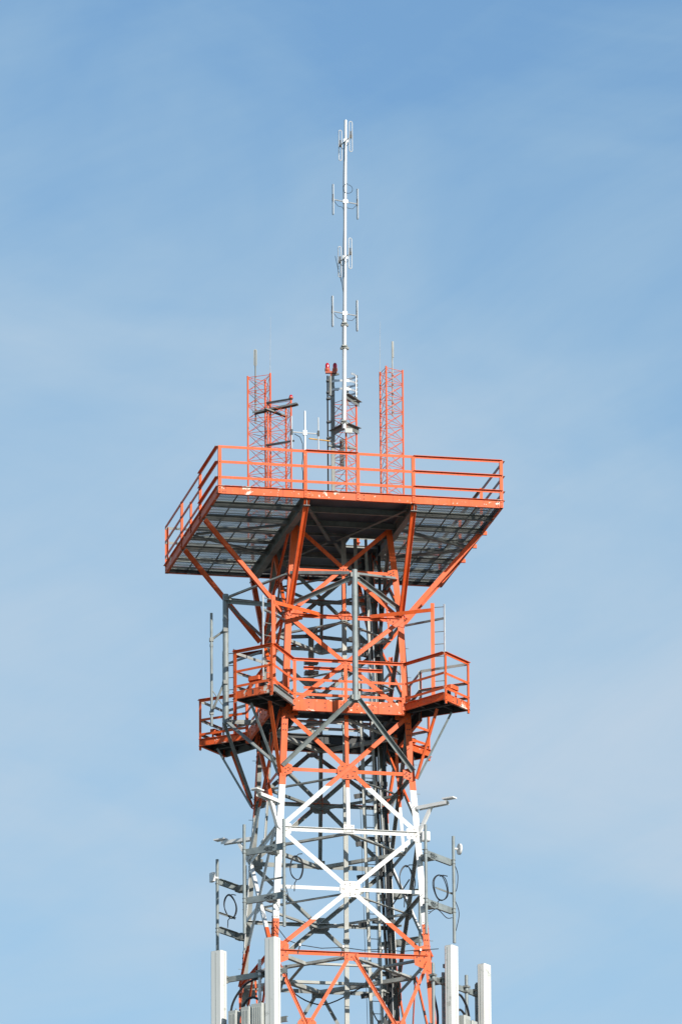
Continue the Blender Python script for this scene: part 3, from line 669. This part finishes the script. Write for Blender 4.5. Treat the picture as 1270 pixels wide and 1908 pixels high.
# fat black feeder loops arching between mount and tower
fl = [([(2.62, -2.2, -13.9), (2.66, -2.18, -13.1), (2.85, -2.05, -12.72), (3.12, -1.8, -13.0), (3.2, -1.75, -13.5)], 'outer thick black feeder arching between the sunlit panels'),
      ([(2.68, -2.16, -13.9), (2.74, -2.12, -13.35), (2.88, -2.03, -13.12), (3.08, -1.86, -13.3), (3.14, -1.8, -13.6)], 'inner thick black feeder arching between the sunlit panels'),
      ([(-3.12, -1.7, -13.9), (-3.08, -1.72, -13.2), (-2.85, -1.85, -12.75), (-2.6, -1.95, -12.55), (-2.35, -2.05, -12.5)], 'thick black feeder rising beside the outermost shaded panel'),
      ([(-2.95, -1.75, -13.9), (-2.85, -1.8, -13.3), (-2.62, -1.92, -13.0), (-2.36, -2.1, -13.2), (-2.3, -2.15, -13.9)], 'thick black feeder arching over the pale radio units'),
      ([(-2.2, -2.2, -13.9), (-2.15, -2.24, -13.1), (-1.98, -2.3, -12.6), (-1.8, -2.25, -12.3)], 'thick black feeder curving up behind the near leg panel'),
      ([(-2.06, -2.2, -13.9), (-2.0, -2.24, -13.2), (-1.9, -2.3, -12.8), (-1.8, -2.25, -12.5)], 'second black feeder close behind the near leg panel')]
for pts, lab in fl: jumper('feeder_cable', pts, lab, .032, grp='thick black feeder cables at the panel antennas')
jumper('feeder_cable', [(2.2, -2.1, -12.2), (2.18, -2.0, -12.6), (2.28, -2.05, -13.3), (2.25, -2.0, -13.95)], 'thick black feeder running down beside the sunlit orange leg', .032, grp='thick black feeder cables at the panel antennas')

# signal cable on white clips along the horizontal
root = thing('clipped_cable', (0, -2.14, -11.72), 'thin black cable on white clips above the red horizontal', 'cable')
pts = [(-2.02, -2.18, -11.10), (-1.72, -2.17, -11.48), (-1.37, -2.15, -11.60), (-.8, -2.15, -11.665), (-.23, -2.15, -11.62), (.3, -2.15, -11.67), (.81, -2.15, -11.62), (1.3, -2.15, -11.66), (1.82, -2.15, -11.60), (2.3, -2.15, -11.55)]
m = MB(); m.tube(pts, .011, 6); m.build('cable', MK, root, True)
for x in (-1.37, -.23, .81, 1.82):
    m = MB(); m.box((x, -2.16, -11.60), .055, .05, .06, bev=.012); c = m.build('clip', MW, root)
    m = MB(); m.bar((x, -2.14, -11.63), (x - .05, -2.10, -11.83), .03, .02, (0, -1, 0)); m.build('clip_stem', MD, c)

# ------------------------------------------------------------------ inside the shaft: waveguide post, ladder, cable run
root = thing('waveguide_post', (.31, 0, -64), 'slender grey square post rising through the middle of the tower', 'post')
m = MB(); m.box((.31, 0, -31), .115, .09, 62.2); m.build('post', MGL, root)
for i in range(9):
    m = MB(); m.box((.31, 0, -2.2 - i * 1.45), .15, .13, .10); m.build('collar', MGD, root)
root = thing('cage_ladder', (.8, 0, -64), 'tall grey rung ladder leaning inside the tower beside the square post', 'ladder')
def lx(z): return .66 + (-1.2 - z) * .026
for dx, nm in ((0, 'stile'), (.29, 'stile')):
    m = MB(); m.bar((lx(.1) + dx, .02, .1), (lx(-16) + dx, .02, -16), .085 if dx == 0 else .065, .06, (0, -1, 0)); m.build(nm, MGL, root)
for i in range(48):
    z = -.1 - i * .335; m = MB(); m.tube([(lx(z), .0, z), (lx(z) + .29, .0, z)], .011, 6); m.build('rung', MGD, root)
for z in (-2.6, -4.9, -6.9, -8.2, -9.1, -10.4, -12.3, -13.2):
    m = MB(); m.bar((lx(z) - .24, .1, z - .06), (lx(z) + .06, .1, z), .12, .05, (0, -1, 0)); m.build('stand_off', MD, root)
m = MB(); m.tube([(lx(-2) - .12, -.1, -2), (lx(-14) - .14, -.1, -14)], .007, 5); m.tube([(lx(-2) + .2, -.12, -2), (lx(-14) + .2, -.12, -14)], .005, 5); m.build('safety_wire', MK, root)
root = thing('cable_run', (1.7, 1.7, -64), 'bundle of black feeder cables with bright conduit strapped inside a far leg', 'cable run')
def cp(z, a, b): h = wid(z) / 2; return V((h - .26 + a, h - .30 + b, z))
zs = [-.1, -1.275, -2.56, -4, -6.8, -8.44, -11.79, -20, -64]
m = MB()
for q in range(4): m.tube([cp(z, -.07 + q * .048, (q % 2) * .05) for z in zs], .023, 7)
m.build('feeder_bundle', MK, root, True)
m = MB(); m.tube([cp(z, .03, -.08) for z in zs], .020, 8); m.build('conduit', MP, root, True)
for z in (-2.7, -4.1, -6.2, -7.7, -8.62, -9.9, -11.3, -12.6, -13.6):
    m = MB(); m.box(cp(z, -.05, .05), .62, .10, .11); m.build('strap_bracket', MD, root)
root = thing('conduit_bundle', (1.2, 1.0, -64), 'second dark cable bundle climbing beside the inside ladder', 'cable run')
m = MB()
for q in range(2): m.tube([(1.36 + q * .05 + (-z) * .018, .55 + (q % 2) * .04, z) for z in (0.4, -3, -6, -9, -12, -16)], .022, 7)
m.build('feeder_bundle', MK, root, True)

for pts, lab in (([(1.62, .9, -4.6), (1.50, .75, -4.5), (1.42, .7, -4.75), (1.45, .72, -5.2), (1.60, .8, -5.9)], 'stiff black feeder with a hooked top behind the gallery railing'),
                 ([(.9, .1, -12.3), (1.05, .2, -12.75), (1.25, .4, -12.95), (1.5, .8, -12.7), (1.75, 1.4, -12.4)], 'black feeder sagging between the cage ladder and the cable run'),
                 ([(1.9, -.5, -9.3), (1.55, .4, -9.9), (1.62, 1.1, -9.7), (1.72, 1.6, -9.3)], 'black lead slung across the shaft in the white band'),
                 ([(-1.6, -1.5, -12.0), (-1.2, -.2, -12.35), (-.2, .6, -12.5), (.75, .1, -12.1)], 'black lead slung across the shaft below the red horizontal')):
    jumper('feeder_cable', pts, lab, .018)

# ------------------------------------------------------------------ lattice masts standing on the deck
ZD = 0.15
def mast(name_pts, ztop, lab, rl=.0235, rb=.0075, secs=None):
    A = [V((x, y, 0)) for x, y in name_pts]; c = sum(A, V()) / 3
    root = thing('lattice_mast', c + V((0, 0, ZD)), lab, 'mast', 'slim triangular lattice masts on the deck')
    tops = ztop if isinstance(ztop, (list, tuple)) else [ztop] * 3
    for p, zt in zip(A, tops):
        m = MB(); m.tube([p + V((0, 0, ZD)), p + V((0, 0, zt))], rl, 10)
        m.tube([p + V((0, 0, ZD)), p + V((0, 0, ZD + .02))], .08, 10); m.build('leg', MO, root, True)
    zt = min(tops) - .04; step = .39; n = int((zt - ZD) / step); z = zt
    for i in range(3):
        p, q = A[i], A[(i + 1) % 3]; m = MB()
        for k in range(n + 1):
            z = zt - k * step
            m.tube([p + V((0, 0, z)), q + V((0, 0, z))], rb, 6)
            if z - step > ZD:
                m.tube([p + V((0, 0, z - .015)), q + V((0, 0, z - step + .015))], rb, 6); m.tube([q + V((0, 0, z - .015)), p + V((0, 0, z - step + .015))], rb * .9, 6)
        m.build('lacing', MO, root)
    return root, A
mastA, A1 = mast([(-1.58, .35), (-2.12, .72), (-1.60, .95)], 4.70, 'slim orange lattice mast with a pole antenna, paired with the shorter mast')
mastB, A2 = mast([(-1.13, -.20), (-1.68, .20), (-1.15, .40)], 3.82, 'shorter orange lattice mast carrying a grey crossbeam and a red beacon')
mastC, A3 = mast([(.40, 0.0), (.12, .52), (.80, .55)], [4.02, 4.15, 4.02], 'central orange lattice mast with tall white dipole pole before it')
mastD, A4 = mast([(1.58, .35), (1.53, .90), (2.09, .62)], 5.08, 'slim orange lattice mast standing alone at the open end of the deck')
# beams on the shorter mast
root = thing('crossbeam', (-1.4, 0.05, 3.6), 'weathered grey beam lying across the top of the shorter mast', 'beam')
m = MB(); m.channel((-1.98, .62, 3.66), (-.98, -.33, 3.68), (0, -.3, -1), .115, .05, .012); m.build('beam', MGD, root)
m = MB(); m.channel((-1.80, .0, 3.60), (-1.1, .45, 3.55), (0, -.3, -1), .075, .04, .012); m.build('beam', MGD, root)
m = MB(); m.bar((-1.72, .16, 3.80), (-1.10, -.23, 3.83), .05, .04); m.build('clamp_bar', MD, root)
m = MB(); m.bar((-1.74, .16, 2.62), (-1.06, -.24, 2.66), .045, .04); m.build('clamp_bar', MD, root)
# beacons
def beacon(name, spots, lab, z, base=None):
    root = thing(name, (spots[0][0], spots[0][1], z), lab, 'beacon')
    for x, y in spots:
        m = MB(); m.lathe((x, y, z), [(.058, 0), (.07, .015), (.07, .08), (.056, .09)], 16); m.build('lamp_base', MBR, root, True)
        m = MB(); m.lathe((x, y, z), [(.054, .09), (.056, .17), (.049, .205), (.032, .232), (.010, .244)], 18); m.build('lens', MRED, root, True)
    if base: base(root)
    return root
def tb(root):
    m = MB(); m.bar((-.06, .43, 4.83), (.24, .37, 4.83), .10, .05); m.tube([(.09, .40, 4.60), (.09, .40, 4.83)], .025, 8); m.build('bracket', MBR, root)
beacon('twin_beacon', [(-.01, .42), (.19, .38)], 'pair of red obstruction lamps on top of the central mast', 4.855, tb)
root = thing('small_beacon', (-1.13, -.2, 3.84), 'single small red lamp on the corner of the shorter mast', 'beacon')
m = MB(); m.lathe((-1.13, -.2, 3.84), [(.055, 0), (.06, .03), (.05, .045)], 14); m.build('lamp_base', MBR, root, True)
m = MB(); m.lathe((-1.13, -.2, 3.885), [(.045, 0), (.045, .03), (.03, .055), (.01, .065)], 14); m.build('lens', MRED, root, True)
# dark feeder duct and hoops on the central mast
root = thing('feeder_duct', (.06, .50, ZD), 'dark grey feeder duct running up one leg of the central mast', 'duct')
m = MB(); m.box((.135, .44, 2.3), .10, .07, 4.3); m.build('duct', MGD, root)
m = MB(); m.tube([(.0, .46, ZD), (.0, .46, 4.75)], .022, 8); m.build('cable', MK, root, True)
m = MB(); m.box((.10, .42, 4.45), .15, .10, .55, bev=.03); m.tube([(.10, .42, 4.70), (.12, .42, 4.76), (.30, .40, 4.80)], .035, 8); m.build('duct_cap', MGD, root)
m = MB()
for z in (4.1, 4.28, 4.6, 3.0, 3.45, 2.2): m.box((.02, .44, z), .10, .12, .05)
for z in (4.36, 4.62): m.box((.24, .42, z), .10, .05, .04)
m.build('band', MD, root)
root = thing('hoop_cage', (.5, .4, 4.1), 'pale metal safety hoops curving round the top of the central mast', 'cage')
hc = V((.42, .50, 0))
for z, a0, a1 in ((4.78, -60, 75), (4.56, -178, 60), (4.33, -178, 60)):
    m = MB(); P = [hc + V((.36 * math.cos(rad(a)), .30 * math.sin(rad(a)), z)) for a in [a0 + (a1 - a0) * i / 20 for i in range(21)]]
    for a, b in zip(P, P[1:]): m.bar(a, b, .012, .055, (0, 0, 1))
    m.build('hoop', MAL, root)
m = MB(); m.bar(hc + V((.365, -.02, 4.20)), hc + V((.365, -.02, 4.80)), .05, .012, (1, 0, 0)); m.build('upright', MAL, root)
for z in (4.30, 4.42, 4.54, 4.66, 4.78):
    m = MB(); m.box(hc + V((.38, .0, z)), .05, .08, .06); m.build('hook', MD, root)
m = MB(); m.bar(hc + V((.18, .2, 4.05)), hc + V((.18, .2, 4.5)), .05, .02, (0, -1, 0)); m.build('upright', MGD, root)
m = MB(); m.tube([hc + V((.10, -.28, 4.0)), hc + V((.30, -.18, 4.06)), hc + V((.39, 0, 4.15)), hc + V((.37, .12, 4.26))], .03, 8); m.build('hook_arm', MGD, root, True)

# ------------------------------------------------------------------ tall dipole array
def antx(z): return .335 + (z - 3.2) * .0118
AY = -.08
root = thing('dipole_array', (antx(3.15), AY, 3.12), 'very tall white pole with four tiers of folded dipoles, highest of all', 'antenna')
m = MB(); m.tube([(antx(z), AY, z) for z in (3.12, 5.38)], .058, 14); m.tube([(antx(z), AY, z) for z in (5.38, 8.0)], .052, 14); m.tube([(antx(z), AY, z) for z in (8.0, 11.83)], .043, 14); m.build('pole', MP, root, True)
m = MB()
for z, r in ((5.40, .10), (6.05, .085), (3.30, .085)):
    m.tube([(antx(z), AY, z - .05), (antx(z), AY, z + .05)], r * .85, 8); m.box((antx(z), AY, z - .03), r * 2.2, .10, .05); m.box((antx(z) - .02, AY, z + .02), .12, r * 2.2, .04)
m.build('pole_clamp', MGD, root)
def loopd(c, u, L_=.86, wd=.06, r=.011):       # upright folded dipole in the plane of u and z
    c, u = V(c), V(u).normalized(); P = []
    h = L_ / 2 - wd / 2
    for i in range(9): a = math.pi * i / 8; P.append(c + u * (wd / 2 * math.cos(a)) + V((0, 0, h + wd / 2 * math.sin(a))))
    for i in range(9): a = math.pi + math.pi * i / 8; P.append(c + u * (wd / 2 * math.cos(a)) + V((0, 0, -h + wd / 2 * math.sin(a))))
    return P
tiers = [(11.24, (.17, -.98), 'x', .05), (9.51, (.94, .34), 'y', .06), (7.93, (.17, -.98), 'x', .05), (6.35, (.94, .34), 'y', .02)]
for z, dv, un_, wd in tiers:
    d = V((dv[0], dv[1], 0)).normalized(); c = V((antx(z), AY, z))
    m = MB(); m.tube([c - d * .40, c + d * .40], .018, 8); m.box(c, .12, .10, .09); arm = m.build('crossarm', MAL, root)
    for e in (-1, 1):
        q = c + d * (e * .385); u = V((-d.y, d.x, 0))
        m = MB(); m.tube(loopd(q, u, .86, .085 if un_ == 'x' else .062, .012), .0135 if wd > .03 else .017, 6, closed=True); m.build('folded_dipole', MP, root, True)
        m = MB(); m.box(q, .05, .05, .09); m.box(q + V((0, 0, .08)), .03, .03, .14); m.build('feed_block', MD, arm)
m = MB()
def cab(pts): m.tube(pts, .007, 5)
for z, dv, _, _ in tiers:
    d = V((dv[0], dv[1], 0)).normalized(); c = V((antx(z), AY, z))
    for e in (-1, 1):
        q = c + d * (e * .36); cab([q + V((0, 0, -.03)), lerp(q, c, .35) + V((0, 0, -.16)), lerp(q, c, .75) + V((0, 0, -.17)), c + V((-.05, -.03, -.06 if e > 0 else -.25))])
cab([(antx(z) - .055 + .01 * math.sin(z * 3), AY - .02, z) for z in [3.3 + .25 * i for i in range(33)]])
x9 = antx(9.7)
cab([(x9 + .13 * math.sin(a) + .06, AY - .05, 9.85 + .13 * math.cos(a) + a * .005) for a in [2 * math.pi * i / 14 for i in range(15)]])
cab([(x9 - .35, AY - .3, 7.86), (x9 - .25, AY - .2, 7.5), (x9 - .13, AY - .1, 7.15), (x9 - .07, AY, 6.9)])
cab([(x9 - .20, AY - .3, 7.86), (x9 - .19, AY - .2, 7.5), (x9 - .13, AY - .1, 7.15)])
m.build('feed_lead', MK, root, True)
# brackets tying the pole to the mast
root = thing('mast_bracket', (.45, .05, 3.1), 'dark angle bracket clamping the dipole pole low on the central mast', 'bracket', 'brackets clamping the tall dipole pole')
m = MB(); m.angle((.36, -.06, 3.22), (.86, .52, 3.26), (.7, -.7, 0), .15, out=1, flange=.09); m.angle((.10, .50, 3.14), (.40, -.04, 3.22), (-.7, -.7, 0), .15, out=1, flange=.09); m.build('arm', [MGD, MGD], root)
m = MB(); m.box((.44, -.14, 3.05), .20, .06, .12); m.build('plate', MGB, root)
root = thing('mast_bracket', (.45, .05, 4.0), 'dark sloping bracket at the top of the central mast by the hoops', 'bracket', 'brackets clamping the tall dipole pole')
m = MB(); m.angle((.40, -.05, 4.05), (.88, .55, 4.02), (.7, -.7, 0), .12, out=1, flange=.09); m.build('arm', [MGD, MGD], root)
root = thing('duct_bracket', (.3, .3, 2.6), 'dark slab bracket inside the central mast below the pole foot', 'bracket')
m = MB(); m.box((.36, .35, 2.55), .11, .05, .80); m.build('plate', MK, root)
m = MB(); m.bar((.0, .42, 2.78), (.75, .40, 2.74), .07, .05); m.build('arm', MGD, root)
root = thing('side_arm', (0, .4, 2.9), 'faded yellow arm reaching sideways from the central mast', 'arm')
m = MB(); m.tube([(-.56, .2, 2.88), (.12, .46, 2.92)], .020, 8); m.build('arm', MYE, root, True)
# small pieces near the foot of the central mast
m = MB(); m.angle((.10, .50, 1.0), (.45, .02, 1.22), (-.7, -.7, 0), .12); m.angle((.45, .0, 1.22), (.86, .50, 1.05), (.7, -.7, 0), .08); m.bar((.12, .5, 1.0), (.82, .52, 1.0), .05, .04)
tag(m.build('mast_tie', [MGD, MGD]), 'grey angle ties round the foot of the central mast behind the railing', 'bracket')

# pole antennas and whips on the slim masts
def pole_ant(x, y, zt, zb, lab, tube):
    root = thing('pole_antenna', (x, y, zb), lab, 'antenna', 'thin pole antennas on the slim masts')
    m = MB(); m.tube([(x, y, zb), (x, y, zt)], .020, 8); m.build('pole', MGD if tube == 'a' else MGL, root, True)
    m = MB()
    if tube == 'a': m.tube(loopd((x, y, zt - .22), (1, 0, 0), .45, .07), .012, 6, closed=True)
    else: m.tube([(x + .02, y, zt - .45), (x + .02, y, zt)], .024, 10)
    m.build('radiator', MGL, root, True)
    m = MB()
    for k in range(int((zt - zb - .8) / .26)): m.box((x, y, zb + .1 + .26 * k), .05, .05, .05)
    m.build('band', MBO, root)
pole_ant(-1.93, .62, 5.42, 3.35, 'thin grey pole antenna with a small loop on the paired mast', 'a')
pole_ant(1.82, .66, 5.88, 3.78, 'thin pale pole antenna rising from the lone slim mast', 'b')
for x, y, z0, z1, lab in ((-1.58, .35, 4.70, 6.28, 'hair-thin whip aerial above the taller of the paired masts'), (1.53, .90, 5.02, 6.5, 'hair-thin whip aerial above the lone slim mast')):
    m = MB(); m.tube([(x, y, z0), (x, y, z0 + .25), (x + .02, y, z1)], [.014, .007, .0035], 6); tag(m.build('whip_antenna', MAL, None, True), lab, 'antenna', 'hair-thin whip aerials')
# small twin dipole on the front railing
root = thing('dipole_antenna', (-1.48, -3.74, .3), 'small white twin dipole antenna clamped to the deck railing', 'antenna')
m = MB(); m.tube([(-1.47, -3.70, .35), (-1.465, -3.70, 2.40)], .028, 12); m.build('pole', MP, root, True)
m = MB(); m.tube([(-1.83, -3.72, 1.80), (-1.10, -3.68, 1.80)], .018, 8); m.box((-1.47, -3.7, 1.80), .10, .09, .12); m.build('crossarm', MP, root)
for x in (-1.82, -1.11):
    m = MB(); m.tube([(x, -3.71, 1.36), (x, -3.71, 2.24)], .019, 8); m.build('dipole', MP, root, True)
    m = MB(); m.box((x, -3.71, 1.80), .05, .06, .15); m.build('feed_block', MD, root)
m = MB(); m.tube([(-1.75, -3.7, 1.76), (-1.6, -3.7, 1.68), (-1.53, -3.7, 1.5), (-1.53, -3.7, 1.1), (-1.56, -3.72, .9), (-1.53, -3.72, .7), (-1.53, -3.7, .25)], .010, 6); m.build('feed_lead', MK, root, True)
for x, y, z1, lab in ((-1.0, -1.2, 1.35, 'small white stub aerial on the deck behind the second railing post'), (-1.62, .1, 1.2, 'short pale stub aerial on the deck behind the dipole pole')):
    root = thing('stub_aerial', (x, y, ZD), lab, 'antenna')
    m = MB(); m.tube([(x, y, ZD), (x, y, .7)], .03, 8); m.build('base', MGD, root, True)
    m = MB(); m.tube([(x, y, .7), (x, y, z1)], .016, 8); m.build('rod', MP, root, True)
# little lugs along the open edge of the deck
for y, i in ((-1.24, 0), (0.0, 1), (1.40, 2)):
    m = MB(); m.box((W + .07, y, .06), .11, .07, .10); m.build('post_foot', MO, deck)
